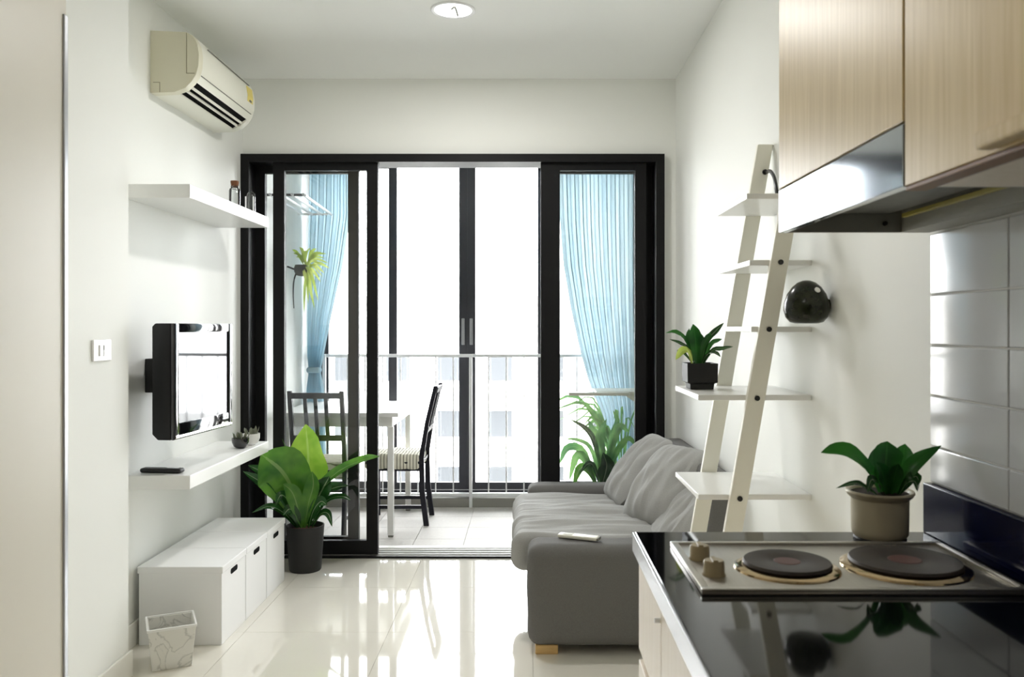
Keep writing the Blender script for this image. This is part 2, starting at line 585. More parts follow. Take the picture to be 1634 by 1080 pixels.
obj('baseboard_left_near', box(XLN, XLN + .012, YE, YN + .012, 0, .095, .003), M['base'], kind='structure')

# kitchen wall tiles, rows 0.1015 high and 0.278 long
z_rows = [0.957 + .001, 1.031, 1.1325, 1.234, 1.3355, 1.458]
y_cols = [1.696, 1.418, 1.140, 0.862, 0.584, 0.30]
for i in range(5):
    for j in range(5):
        g = 0.0014
        zz0, zz1 = z_rows[i] + g, z_rows[i + 1] - g
        t = obj('wall_tile', box(XR - .008, XR, y_cols[j + 1] + g, y_cols[j] - g, zz0, zz1, .0022), M['wall_tile'], wr)
obj('tile_grout', box(XR - .003, XR, 0.30, 1.696, .957, 1.458), mat('light_grout', rgb(232, 232, 228), .8), wr)

# ------------------------------------------------------------------ sliding door (frame, four leaves, glass)
door = setting('door_1')
bm = bmesh.new()
B(bm, XL, XL + .045, 4.61, 4.79, 0, DT)
B(bm, 0.705, DR, 4.61, 4.79, 0, DT)
B(bm, XL + .045, 0.705, 4.61, 4.79, 2.178, DT)
obj('door_frame', bm, M['black_alu'], door)
bm = bmesh.new()
B(bm, XL, 0.752, 4.63, 4.79, 0.0, 0.008)
obj('track_lip', box(XL, .752, 4.612, 4.63, 0, .011), M['black_alu'], door)
for y in (4.655, 4.70, 4.745):
    B(bm, XL + .045, .705, y - .003, y + .003, .008, .014)
obj('door_track', bm, mat('pale_track', rgb(200, 200, 198), .5), door)
obj('threshold', box(XL, .752, 4.79, 4.84, -.01, .012), mat('pale_sill_stone', rgb(214, 212, 206), .4), door)


def leafdoor(x0, x1, yc, stile_l, stile_r, zb=0.016, zt=2.178, top=.042, bot=.075):
    bm = bmesh.new()
    B(bm, x0, x0 + stile_l, yc - .019, yc + .019, zb, zt)
    B(bm, x1 - stile_r, x1, yc - .019, yc + .019, zb, zt)
    B(bm, x0 + stile_l, x1 - stile_r, yc - .017, yc + .017, zt - top, zt)
    B(bm, x0 + stile_l, x1 - stile_r, yc - .017, yc + .017, zb, zb + bot)
    p = obj('sliding_panel', bm, M['black_alu'], door)
    obj('glass_pane', box(x0 + stile_l - .004, x1 - stile_r + .004, yc - .003, yc + .003, zb + bot - .004, zt - top + .004), M['glass'], p)
    return p


p = leafdoor(-1.534, -0.952, 4.745, .055, .060)
p = leafdoor(-1.406, -0.828, 4.655, .062, .062)
p = leafdoor(0.072, 0.655, 4.655, .106, .062)
p = leafdoor(0.085, 0.704, 4.745, .09, .06)
# small dark door pull on the open leaf
# ------------------------------------------------------------------ balcony shell
YO = 6.20
bf = obj('floor_balcony', box(XL - .12, XR + .12, YB + .15, YO + .25, -.16, -.022), M['grout'], kind='structure')
bx = [XL, -1.28, -.98, -.68, -.38, -.08, .22, .52, XR]
by = [4.80, 5.10, 5.40, 5.70, 6.00]
for i in range(len(bx) - 1):
    for j in range(len(by) - 1):
        obj('balcony_tile', box(bx[i] + .0015, bx[i + 1] - .0015, by[j] + .0015, by[j + 1] - .0015, -.022, -.016), M['balcony_tile'], bf)
obj('wall_balcony_left', box(XL - .12, XL, YB + .15, YO + .15, -.02, 2.6), M['wall'], kind='structure')
obj('wall_balcony_right', box(XR, XR + .12, YB + .15, YO + .15, -.02, 2.6), M['wall'], kind='structure')
obj('ceiling_balcony', box(XL - .12, XR + .12, YB + .15, YO + .15, 2.495, 2.60), M['ceiling'], kind='structure')
obj('trim_2', box(XL, XR, 6.0, YO + .15, -.02, .048, .006), M['curb'], kind='structure')
win = setting('window_1')
bm = bmesh.new()
wx = [-1.535, -.995, -.444, .107, .78]
B(bm, XL, wx[0], YO - .04, YO + .06, .048, 2.495)
B(bm, wx[4], XR, YO - .04, YO + .06, .048, 2.495)
B(bm, wx[0], wx[4], YO - .04, YO + .06, .048, .075)
B(bm, wx[0], wx[4], YO - .04, YO + .06, 2.47, 2.495)
obj('window_frame', bm, M['dark_alu'], win)
for i in range(4):
    x0, x1 = wx[i] + (.0 if i == 2 else .002), wx[i + 1] - (.0003 if i == 1 else .002)
    st = .042 if i in (0, 3) else .060
    yc = YO + (.03 if i in (0, 3) else -.01)
    bm = bmesh.new()
    ov = .0
    sl = .032 if i in (1, 3) else .06
    sr = .032 if i in (0, 2) else .06
    B(bm, x0, x0 + sl, yc - .018, yc + .018, .078, 2.468)
    B(bm, x1 - sr, x1, yc - .018, yc + .018, .078, 2.468)
    B(bm, x0 + sl, x1 - sr, yc - .016, yc + .016, .078, .13)
    B(bm, x0 + sl, x1 - sr, yc - .016, yc + .016, 2.445, 2.468)
    s = obj('window_sash', bm, M['dark_alu'], win)
    obj('glass_pane', box(x0 + sl - .004, x1 - sr + .004, yc - .003, yc + .003, .126, 2.449), M['glass'], s)
    if i in (1, 2):
        hx = x1 - .030 if i == 1 else x0 + .030
        obj('window_pull', box(hx - .012, hx + .012, yc - .026, yc - .018, 1.14, 1.335, .004), M['trim_metal'], s)

# ------------------------------------------------------------------ exterior
obj('ground_street', box(-90, 90, 8, 120, -12.5, -12.0), M['ground'], kind='structure')
bld = thing('apartment_building', 'long pale apartment building with flat roof far beyond the balcony windows', 'building', (0, 46, -12))
bm = bmesh.new()
B(bm, -24, 20, 45, 55, -12, 2.6)
B(bm, -24.3, 20.3, 44.7, 55.3, 2.6, 2.95)
B(bm, -9, -4, 48, 53, 2.95, 4.2)
B(bm, 1, 6, 48, 53, 2.95, 3.9)
obj('wall', bm, M['facade'], bld)
for r in range(4):
    zc = -0.9 - 3.0 * r
    for c in range(11):
        xc = -15.2 + 2.75 * c
        wn = obj('window', box(xc - .62, xc + .62, 44.93, 45.05, zc - .7, zc + .7, .02), M['facade_win'], bld)
    obj('balcony_slab', box(-20, 16, 44.0, 45.0, zc - 1.35, zc - 1.2), M['facade'], bld)

# ------------------------------------------------------------------ balcony railing
rail = thing('balcony_railing', 'white metal railing with thin upright bars inside the balcony windows', 'railing', (-.38, 6.02, .0))
obj('top_rail', box(XL, XR, 6.0, 6.03, 1.055, 1.078, .004), M['white_metal'], rail)
obj('bottom_rail', box(XL, XR, 5.99, 6.03, .06, .085, .004), M['white_metal'], rail)
for px_ in (-1.45, -.406, .70):
    obj('rail_post', box(px_ - .011, px_ + .011, 5.975, 6.0, -.016, 1.075, .003), M['white_metal'], rail)
x = -.406 - .1264 * 9
first = None
while x < XR - .02:
    if min(abs(x - q) for q in (-1.45, -.406, .70)) > .04:
        if first is None:
            first = obj('baluster', box(-.0045, .0045, 6.01, 6.019, .085, 1.055), M['white_metal'], rail)
            base_loc = first.location.copy()
            first.location.x += x
        else:
            c = first.copy(); c.location.x = base_loc.x + x; COL.objects.link(c)
    x += .1264

# ------------------------------------------------------------------ curtains
def curtain(name, rows, Y, folds, amp, m, label, group=None, seed=0, tie=None):
    nx, nz = 96, 60
    bm = bmesh.new()
    z_top, z_bot = rows[0][0], rows[-1][0]
    grid = []
    for j in range(nz + 1):
        z = z_top + (z_bot - z_top) * j / nz
        for a, b in zip(rows[:-1], rows[1:]):
            if a[0] >= z >= b[0] - 1e-6:
                t = (a[0] - z) / (a[0] - b[0])
                t2 = t * t * (3 - 2 * t) if len(a) > 3 else t
                xl = a[1] + (b[1] - a[1]) * t2
                xr = a[2] + (b[2] - a[2]) * t2
                break
        wd = xr - xl
        row = []
        for i in range(nx + 1):
            u = i / nx
            ph = u * folds * 2 * PI + .7 * math.sin(u * 5 + seed)
            k = amp * (.7 + .5 * noise.noise(Vector((u * 4, z * .8, seed))))
            y = Y + k * math.sin(ph) + .012 * noise.noise(Vector((u * 7, z * 2, seed)))
            xx = xl + wd * u + .18 * wd / folds * math.sin(2 * ph)
            row.append(bm.verts.new((xx, y, z)))
        grid.append(row)
    for j in range(nz):
        for i in range(nx):
            bm.faces.new([grid[j][i], grid[j + 1][i], grid[j + 1][i + 1], grid[j][i + 1]])
    t = thing(name, label, 'curtain', ((rows[0][1] + rows[0][2]) / 2, Y, z_bot), group)
    obj('curtain_panel', bm, m, t, smooth=True)
    if tie:
        z, x0, x1 = tie
        obj('tieback', softbox(x0, x1, Y - .05, Y + .04, z - .02, z + .02, .015, (10, 6, 3)), m, t, smooth=True)
    return t


curtain('curtain', [(2.45, -1.54, -1.255), (2.05, -1.55, -1.255), (1.70, -1.555, -1.31), (1.35, -1.56, -1.385), (1.06, -1.555, -1.44),
                    (.96, -1.54, -1.46), (.85, -1.56, -1.44), (.30, -1.565, -1.42)], 5.90, 6, .035, M['curtain'],
        'left blue curtain tied in at its middle, hanging behind the hanging plant', seed=2, tie=(.97, -1.545, -1.452))
curtain('curtain', [(2.45, .22, .745), (2.0, .235, .745), (1.7, .26, .745), (1.4, .31, .745), (1.1, .375, .748), (.9, .43, .75), (.66, .52, .755), (.3, .60, .76)],
        5.88, 9, .035, M['curtain2'], 'wide right blue curtain swept sideways behind the balcony foliage', seed=5)
for i, (x0, x1, lab) in enumerate([(-1.57, -1.0, 'white curtain rod above the left blue curtain'), (.1, .81, 'white curtain rod above the wide right blue curtain')]):
    bm = bmesh.new(); tube(bm, [(x0, 5.9, 2.46), (x1, 5.9, 2.46)], .009)
    o = obj('curtain_rod', bm, M['white_metal'], smooth=True)
    settle(o, ((x0 + x1) / 2, 5.9, 2.46)); tag(o, lab, 'curtain rod')

# ------------------------------------------------------------------ balcony drying rack on the left wall
rk = thing('drying_rack', 'white wall-mounted drying rack above the hanging plant on the balcony', 'rack', (XL, 5.3, 2.04))
bm = bmesh.new(); tube(bm, [(XL, 4.92, 2.045), (-1.30, 4.92, 2.045)], .008)
obj('bracket_arm', bm, M['dark_alu'], rk, smooth=True)
bm = bmesh.new(); tube(bm, [(XL, 5.76, 2.045), (-1.37, 5.76, 2.045)], .008)
obj('bracket_arm', bm, M['white_metal'], rk, smooth=True)
for xx in (-1.32, -1.385, -1.45, -1.515):
    bm = bmesh.new(); tube(bm, [(xx + .01, 4.90, 2.045), (xx - .03, 5.78, 2.045)], .009)
    obj('rack_bar', bm, M['white_metal'], rk, smooth=True)

# ------------------------------------------------------------------ hanging plant on balcony
hp = thing('hanging_plant', 'yellow-green trailing plant in round dark pot by the left balcony wall', 'plant', (-1.48, 5.50, 1.60))
c0 = at(481, 430, 5.5)
bm = bmesh.new(); lathe(bm, [(.001, -.045), (.028, -.040), (.045, -.018), (.048, .008), (.040, .030), (.036, .028), (.034, .022), (.0, .022)], c0.x, 5.5, c0.z, 20)
obj('pot', bm, M['black_pot'], hp, smooth=True)
bm = bmesh.new(); tube(bm, [c0 + Vector((-.04, 0, 0)), (XL + .002, 5.5, c0.z + .02)], .006)
obj('wall_hook', bm, M['black_pot'], hp, smooth=True)
bm = bmesh.new(); tube(bm, [at(474, 432, 5.5), at(469, 448, 5.48), at(468, 470, 5.48), at(469, 492, 5.48)], .006, taper=.5)
obj('stem', bm, M['black_pot'], hp, smooth=True)
random.seed(3)
tips = [(466, 398), (478, 394), (490, 400), (500, 398), (512, 402), (521, 405), (524, 420), (518, 436), (512, 450), (505, 462), (498, 470), (514, 424), (506, 410), (472, 410), (492, 484), (485, 500), (502, 492), (484, 396), (496, 395), (518, 412), (526, 428), (515, 442), (500, 452), (492, 460), (508, 480), (468, 404), (505, 396)]
for i, (tx, ty) in enumerate(tips):
    a = at(488 + random.uniform(-5, 6), 424 + random.uniform(-3, 3), 5.49)
    b = at(tx, ty, 5.44 + random.uniform(-.06, .08))
    mid = (a + b) / 2 + Vector((0, -.02, .03 if ty < 460 else .02))
    leaf('leaf', hp, M['leaf_pale'], [a, mid, b], random.uniform(.012, .022), wave=.1, seg=8, seed=i)

# ------------------------------------------------------------------ balcony table and chairs
tb = thing('balcony_table', 'white rectangular dining table on the balcony between the dark chairs', 'table', (-1.14, 5.53, 0))
obj('tabletop', box(-1.53, -.79, 5.12, 5.95, .722, .748, .003), M['white_lacquer'], tb)
obj('apron', (lambda bm: (B(bm, -1.49, -.83, 5.15, 5.17, .66, .722), B(bm, -1.49, -.83, 5.90, 5.92, .66, .722), B(bm, -1.49, -1.47, 5.17, 5.90, .66, .722), B(bm, -.85, -.83, 5.17, 5.90, .66, .722), bm)[-1])(bmesh.new()), M['white_lacquer'], tb)
for lx in (-1.475, -.840):
    for ly in (5.155, 5.90):
        l = obj('leg', box(lx - .018, lx + .018, ly - .018, ly + .018, -.016 + .012, .66, .002), M['white_lacquer'], tb)
        obj('foot_cap', box(lx - .015, lx + .015, ly - .015, ly + .015, -.016, -.004), M['line_grey'], l)


def make_chair(label):
    t = thing('dining_chair', label, 'chair', (0, 0, 0), 'dark slatted chairs at the balcony table')
    hw, z0 = .155, 0.0
    for s in (-1, 1):
        # rear leg + back post as one bent piece (profile in y,z), chair faces +y, back at -y
        x0, x1 = s * hw - .0125, s * hw + .0125
        pts = [(-.205, 0), (-.178, .22), (-.172, .44), (-.205, .66), (-.262, .905), (-.236, .905), (-.180, .67), (-.142, .45), (-.144, .22), (-.172, 0)]
        obj('rear_leg', prism(bmesh.new(), pts, x0, x1, 'X'), M['dark_wood'], t)
        obj('front_leg', box(x0, x1, .165, .192, 0, .40, .002), M['dark_wood'], t)
        bm = bmesh.new(); B(bm, s * hw - .008, s * hw + .008, -.158, .165, .11, .132); B(bm, s * hw - .009, s * hw + .009, -.15, .165, .355, .40)
        obj('side_rail', bm, M['dark_wood'], t)
    obj('front_rail', box(-hw, hw, .17, .186, .355, .40), M['dark_wood'], t)
    obj('seat', box(-.17, .17, -.165, .205, .40, .418, .004), M['dark_wood'], t)
    obj('top_rail', prism(bmesh.new(), [(-.258, .86), (-.266, .895), (-.246, .895), (-.236, .86)], -hw, hw, 'X'), M['dark_wood'], t)
    obj('lower_rail', prism(bmesh.new(), [(-.196, .60), (-.205, .635), (-.188, .635), (-.178, .60)], -hw, hw, 'X'), M['dark_wood'], t)
    for k in (-1, 0, 1):
        xx = k * .062
        obj('back_slat', prism(bmesh.new(), [(-.202, .63), (-.260, .865), (-.248, .865), (-.190, .63)], xx - .011, xx + .011, 'X'), M['dark_wood'], t)
    obj('seat_cushion', softbox(-.172, .172, -.155, .21, .36, .462, .028, (16, 16, 6), .006, 14), M['stripe'], t, smooth=True)
    return t


ch = make_chair('dark slatted chair seen from behind, its back toward the glass door')
ch.location = (-1.265, 5.255, -.016)
ch2 = copy_tree(ch)
ch2['label'] = 'dark slatted chair seen side-on, right of the white balcony table'
ch2.location = (-.845, 5.60, -.016)
ch2.rotation_euler = (0, 0, PI / 2)

# ------------------------------------------------------------------ balcony wall table and plants (right side)
wt = thing('wall_table', 'narrow pale wooden shelf on brackets above the balcony foliage at right', 'shelf', (.54, 5.3, .86))
obj('board', box(.25, .62, 5.10, 5.16, .853, .872, .004), M['paper'], wt)
obj('board_panel', box(.42, XR, 5.16, 5.45, .860, .875, .004), M['paper'], wt)
obj('bracket', prism(bmesh.new(), [(.815, .70), (.815, .86), (.60, .86), (.60, .85)], 5.28, 5.30, 'Y'), M['paper'], wt)


def plant_pot(parent, x, y, z, r0, r1, h, m, rim=0.0, soil=.88, sm=None):
    bm = bmesh.new()
    prof = [(r0 * .96, 0), (r0, .006)]
    if rim:
        prof += [(r1 - rim, h * .86), (r1 - rim * .3, h * .92), (r1, h * .95), (r1, h)]
    else:
        prof += [(r1, h)]
    prof += [(r1 - .006, h), (r1 - .012, h * soil), (r1 - .013, h * soil - .01)]
    lathe(bm, prof, x, y, z, 40, cap=False)
    bm.faces.new([v for v in bm.verts if abs(v.co.z - z) < 1e-6][::-1])
    p = obj('pot', bm, m, parent, smooth=True)
    bm = bmesh.new()
    lathe(bm, [(r1 - .012, h * soil - .012), (r1 - .012, h * soil - .004), ((r1) * .5, h * soil + .002), (0, h * soil + .004)], x, y, z, 24, cap=False)
    obj('soil', bm, sm or M['soil'], parent, smooth=True)
    return p


bp = thing('balcony_plant', 'leafy green potted plant on the balcony behind the sofa arm', 'plant', (.43, 5.05, -.016))
plant_pot(bp, .43, 5.05, -.016, .10, .13, .30, M['black_pot'])
Yp = 5.05
for i, (pts, wd, mm, hint) in enumerate([
    ([(962, 770), (960, 745), (956, 700), (968, 668)], .06, 'leaf_out', (0, -1, 0)),
    ([(958, 772), (950, 735), (958, 715), (966, 724), (960, 765)], .03, 'leaf_out', (0, -1, 0)),
    ([(960, 775), (966, 755), (968, 740), (962, 722)], .10, 'leaf_dark', (0, -1, .2)),
    ([(952, 775), (935, 735), (920, 728), (908, 768)], .055, 'leaf_out', (0, -1, .5)),
    ([(952, 775), (930, 720), (905, 715), (893, 740)], .05, 'leaf_out', (0, -1, .5)),
    ([(955, 772), (945, 720), (925, 703), (900, 700)], .03, 'leaf_out', (0, -1, .8)),
    ([(960, 765), (950, 710), (935, 684), (908, 668)], .035, 'leaf_dark', (0, -1, .6)),
    ([(960, 765), (960, 710), (948, 690), (938, 668)], .05, 'leaf_out', (0, -1, 0)),
    ([(966, 770), (985, 720), (1003, 700), (1015, 712)], .04, 'leaf_out', (0, -1, .6)),
    ([(966, 770), (980, 700), (990, 680), (1004, 690)], .05, 'leaf_out', (0, -1, .4)),
    ([(964, 768), (975, 700), (985, 672), (978, 655)], .035, 'leaf_out', (0, -1, 0)),
    ([(956, 772), (948, 745), (938, 740), (925, 755)], .035, 'leaf_dark', (0, -1, .6)),
    ([(952, 776), (940, 750), (925, 748), (915, 776)], .06, 'leaf_big', (0, -1, .6)),
]):
    P = [at(a, b, Yp + .04 * math.sin(i * 2.1) * k) for k, (a, b) in enumerate(pts)]
    leaf('leaf', bp, M[mm], P, wd, hint, seg=10, wave=.12, seed=i, fold=.3)
bp2 = thing('balcony_plant', 'fine arching plant reaching up beneath the pale wall shelf on the balcony', 'plant', (.60, 5.42, -.016))
plant_pot(bp2, .60, 5.42, -.016, .09, .12, .34, M['black_pot'])
random.seed(11)
for i in range(22):
    a = random.uniform(-1.5, 1.5)
    L = random.uniform(.34, .56)
    x0 = .60 + .02 * a
    P = [Vector((x0, 5.42, .30)), Vector((x0 + .25 * L * a * .6, 5.42 + random.uniform(-.06, .06), .30 + L * .6)), Vector((x0 + .7 * L * a * .5, 5.42 + random.uniform(-.1, .1), .30 + L * .95)), Vector((min(.80, x0 + L * a * .65), 5.42 + random.uniform(-.14, .14), .30 + L * .80))]
    P = [Vector((min(.80, q.x), q.y, q.z)) for q in P]
    leaf('leaf', bp2, M['leaf_out'], P, random.uniform(.010, .026), (0, -1, .3), seg=8, seed=i)

# ------------------------------------------------------------------ sofa
sf = thing('sofa', 'grey fabric two-seat sofa against the right wall before the glass door', 'sofa', (.40, 3.85, 0))
obj('base', softbox(.0, .80, 3.40, 4.32, .035, .30, .02, (8, 10, 4)), M['fabric'], sf, smooth=True)
obj('armrest', softbox(0.0, .815, 3.235, 3.415, .034, .425, .045, (36, 12, 18), .004, 6), M['fabric'], sf, smooth=True)
obj('armrest', softbox(0.0, .815, 4.30, 4.46, .034, .455, .040, (36, 12, 18), .005, 7), M['fabric'], sf, smooth=True)
obj('seat_cushion', softbox(-.06, .70, 3.40, 4.305, .285, .425, .045, (60, 90, 8), .019, 4.5, (.45, 2.6, 1), 3, False, .012), M['fabric_lit'], sf, smooth=True)
bm = bmesh.new()
prism(bm, [(.66, .30), (.815, .30), (.815, .675), (.80, .69), (.735, .69), (.72, .675)], 3.27, 4.40, 'Y', .012)
obj('backrest', bm, M['fabric'], sf, smooth=True)
obj('armrest_back', softbox(.70, .815, 3.238, 3.30, .40, .66, .02, (6, 4, 8)), M['fabric'], sf, smooth=True)
for (fx, fy) in ((.03, 3.26), (.70, 3.26), (.03, 4.34), (.70, 4.34)):
    obj('foot', box(fx, fx + .088, fy, fy + .088, 0, .036, .003), M['wood_foot'], sf)


def pillow(label, c, wdt, hgt, th, rot, seed, m):
    n = 34
    bm = bmesh.new()
    G = {}
    for side in (1, -1):
        for i in range(n + 1):
            for j in range(n + 1):
                u, v = -1 + 2 * i / n, -1 + 2 * j / n
                edge = i in (0, n) or j in (0, n)
                if edge and side == -1:
                    G[(side, i, j)] = G[(1, i, j)]; continue
                x = wdt / 2 * u * (1 - .05 * (1 - v * v)) * (1 - .10 * u * u * v ** 4)
                y = hgt / 2 * v * (1 - .05 * (1 - u * u)) * (1 - .10 * v * v * u ** 4)
                e = max(0, (1 - abs(u) ** 2.6) * (1 - abs(v) ** 2.6))
                z = side * (th / 2 * e ** .55)
                rad = Vector((u, v, 0))
                cr = noise.noise(Vector((u * 3.4 + seed, v * 1.2, side * 2 + seed))) + .6 * noise.noise(Vector((u * 7 + seed, v * 2.0 + 3, side)))
                z += .017 * cr * min(1, e * 2.2)
                G[(side, i, j)] = bm.verts.new((x, y, z))
    for side in (1, -1):
        for i in range(n):
            for j in range(n):
                q = [G[(side, i, j)], G[(side, i + 1, j)], G[(side, i + 1, j + 1)], G[(side, i, j + 1)]]
                bm.faces.new(q if side == 1 else q[::-1])
    o = obj('cushion', bm, m, smooth=True)
    o.location = c
    o.rotation_euler = rot
    tag(o, label, 'cushion', 'grey cushions on the sofa')
    return o


# local x = sideways, local y = up the cushion, local z = out of the face
def prot(lean, yaw):
    """face normal points to -X and up by lean, then yawed about Z"""
    R = Matrix.Rotation(yaw, 3, 'Z') @ Matrix(((0, math.sin(lean), -math.cos(lean)), (-1, 0, 0), (0, math.cos(lean), math.sin(lean))))
    return R.to_euler()


pillow('farthest grey cushion, upright beside the dark door frame', at(1017, 747, 4.12), .36, .42, .15, prot(math.radians(42), math.radians(8)), 1.3, M['fabric_lit'])
pillow('large creased grey cushion in the middle of the three', at(1068, 777, 3.70), .38, .43, .20, prot(math.radians(40), math.radians(30)), 5.1, M['fabric_lit'])
pillow('nearest grey cushion, leaning low behind the white ladder shelf', at(1093, 831, 3.46), .34, .40, .13, prot(math.radians(45), math.radians(14)), 9.4, M['fabric_lit'])

# white remote on the arm
bm = box(-.010, .155, -.022, .022, 0, .014, .005)
o = obj('remote_control', bm, M['paper'])
obj('button_panel', box(.01, .05, -.012, .012, .014, .0152), mat('pale_grey_buttons', rgb(190, 188, 176), .5), o)
obj('end_cap', box(.155, .160, -.02, .02, .001, .012), M['line_grey'], o)
o.location = (.135, 3.375, .4285); o.rotation_euler = (0, 0, math.radians(-22))
tag(o, 'slim white remote lying on the near sofa arm', 'remote')

# ------------------------------------------------------------------ floating shelves (left wall)
for (z, lab) in ((1.775, 'upper white floating wall shelf below the air conditioner'), (.637, 'lower white floating wall shelf below the television')):
    y0, y1 = 3.276, 4.27
    o = obj('wall_shelf', box(XL + .0005, -1.318, y0, y1, z, z + .054, .0025), M['white_lacquer'])
    settle(o, (XL, (y0 + y1) / 2, z))
    tag(o, lab, 'shelf')

# jar with cork
Zs = 1.829
j = thing('cork_jar', 'small clear glass jar with brown cork on the upper shelf', 'jar', (-1.385, 3.97, Zs))
bm = bmesh.new(); lathe(bm, [(.001, 0), (.024, 0), (.026, .004), (.026, .085), (.023, .095), (.018, .098), (.018, .108), (.0165, .108), (.0165, .097), (.024, .084), (.024, .006), (0, .005)], -1.385, 3.97, Zs, 28, cap=False)
obj('jar_body', bm, M['bottle_glass'], j, smooth=True)
bm = bmesh.new(); lathe(bm, [(0, 0), (.0155, 0), (.019, .022), (.019, .030), (0, .030)], -1.385, 3.97, Zs + .102, 24, cap=False)
obj('cork', bm, M['cork'], j, smooth=True)
o2 = thing('glass_bottle', 'domed clear glass beside the cork jar, before the black frame', 'glass', (-1.37, 4.16, Zs))
bm = bmesh.new(); lathe(bm, [(0, 0), (.020, 0), (.021, .003), (.021, .085), (.018, .102), (.010, .112), (0, .115)], -1.37, 4.16, Zs, 28, cap=False)
obj('glass_body', bm, M['bottle_glass'], o2, smooth=True)
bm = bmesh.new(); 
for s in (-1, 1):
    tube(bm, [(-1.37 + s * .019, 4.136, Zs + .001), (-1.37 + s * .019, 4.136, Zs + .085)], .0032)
obj('highlight_strips', bm, M['white_metal'], o2, smooth=True)  # white strips stand in for bright refracted edges of the glass

# lower shelf things
Zl = .692
o = thing('bowl_planter', 'small black bowl with grey succulent on the lower shelf end', 'planter', (-1.375, 4.02, Zl))
bm = bmesh.new(); lathe(bm, [(0, 0), (.018, 0), (.032, .010), (.040, .030), (.041, .048), (.038, .048), (.036, .036), (0, .034)], -1.375, 4.02, Zl, 28, cap=False)
obj('bowl', bm, M['black_gloss'], o, smooth=True)
for i in range(9):
    a = i * 2.4; r = .006 + .002 * i
    c = Vector((-1.375 + r * math.cos(a), 4.02 + r * math.sin(a), Zl + .034))
    leaf('leaf', o, M['succulent'], [c, c + Vector((.012 * math.cos(a), .012 * math.sin(a), .022)), c + Vector((.022 * math.cos(a), .022 * math.sin(a), .038 + .004 * (i % 3)))], .018, (math.cos(a), math.sin(a), .3), seg=6, fold=.4)
o = thing('bowl_planter', 'small white bowl with grey succulent behind the black bowl', 'planter', (-1.36, 4.13, Zl))
bm = bmesh.new(); lathe(bm, [(0, 0), (.018, 0), (.032, .010), (.041, .032), (.042, .056), (.039, .056), (.037, .042), (0, .040)], -1.36, 4.13, Zl, 28, cap=False)
obj('bowl', bm, M['ceramic_white'], o, smooth=True)
for i in range(9):
    a = i * 2.4 + 1; r = .006 + .002 * i
    c = Vector((-1.36 + r * math.cos(a), 4.13 + r * math.sin(a), Zl + .04))
    leaf('leaf', o, M['succulent'], [c, c + Vector((.012 * math.cos(a), .012 * math.sin(a), .024)), c + Vector((.022 * math.cos(a), .022 * math.sin(a), .042 + .004 * (i % 3)))], .018, (math.cos(a), math.sin(a), .3), seg=6, fold=.4)
# black remote
o = obj('remote_control', softbox(-.085, .085, -.022, .022, 0, .018, .008, (24, 8, 4)), M['black_matt'], smooth=True)
o.location = (-1.455, 3.345, Zl); o.rotation_euler = (0, 0, math.radians(-6))
tag(o, 'black remote at the near end of the lower shelf', 'remote')
obj('button_panel', box(.02, .07, -.012, .012, .0178, .0195), M['black_gloss'], o)

# ------------------------------------------------------------------ television
TV = thing('television', 'black flat television mounted on the left wall', 'television', (-1.356, 3.20, 1.06))
x0, x1, y0, y1, z0, z1 = -1.436, -1.360, 3.20, 3.71, .838, 1.285
obj('casing', prism(bmesh.new(), [(x0, z0 + .022), (x0, z1 - .012), (x0 + .012, z1), (x1, z1), (x1, z0), (x0 + .022, z0)], y0, y1, 'Y', .005), M['tv_case'], TV, smooth=True)
bm = bmesh.new()
B(bm, x1, x1 + .012, y0, y0 + .042, z0, z1, .004)
B(bm, x1, x1 + .012, y1 - .035, y1, z0, z1, .004)
B(bm, x1, x1 + .012, y0 + .042, y1 - .035, z1 - .035, z1, .004)
B(bm, x1, x1 + .012, y0 + .042, y1 - .035, z0, z0 + .060, .004)
obj('bezel', bm, M['black_gloss'], TV, smooth=True)
obj('screen', box(x1, x1 + .006, y0 + .038, y1 - .031, z0 + .055, z1 - .031), M['screen'], TV)
obj('chrome_strip', box(x1 + .004, x1 + .016, y0 + .01, y1 - .01, z0 + .004, z0 + .016, .003), M['chrome'], TV)
obj('wall_bracket', box(XL - .024, x0 + .001, 3.44, 3.56, 1.0, 1.14, .004), M['black_matt'], TV)
TV.rotation_euler = (0, 0, math.radians(-5))

# ------------------------------------------------------------------ air conditioner
AC = thing('air_conditioner', 'ivory split air conditioner high on the left wall', 'air conditioner', (XL, 3.87, 2.25))
full = [(0, 2.249), (.10, 2.253), (.145, 2.270), (.172, 2.297), (.190, 2.325), (.200, 2.36), (.203, 2.41), (.196, 2.455), (.178, 2.488), (.150, 2.503), (0, 2.51)]
notch = [(0, 2.249), (.10, 2.253), (.106, 2.2555), (.113, 2.32), (.165, 2.345), (.177, 2.304), (.190, 2.325), (.200, 2.36), (.203, 2.41), (.196, 2.455), (.178, 2.488), (.150, 2.503), (0, 2.51)]
sh = lambda P: [(XL + a, b) for a, b in P]
bm = bmesh.new()
prism(bm, sh(notch), 3.555, 4.185, 'Y')
prism(bm, sh(full), 4.185, 4.23, 'Y')
obj('casing', bm, M['ac_front'], AC, smooth=True)
bm = bmesh.new(); prism(bm, sh(full), 3.51, 3.555, 'Y')
obj('end_cap', bm, M['ac'], AC, smooth=True)
bm = bmesh.new()
prism(bm, sh([(.1062, 2.261), (.1135, 2.3195), (.1645, 2.3435), (.1763, 2.308)]), 3.556, 4.184, 'Y')
obj('outlet', bm, M['black_void'], AC)
for k, (a, b) in enumerate(((.1285, 2.2665), (.1500, 2.2800))):
    obj('louver', prism(bmesh.new(), sh([(a, b), (a + .0022, b + .001), (a + .004, b + .012), (a + .0028, b + .013)]), 3.557, 4.183, 'Y'), M['ac_front'], AC)
bm = bmesh.new()
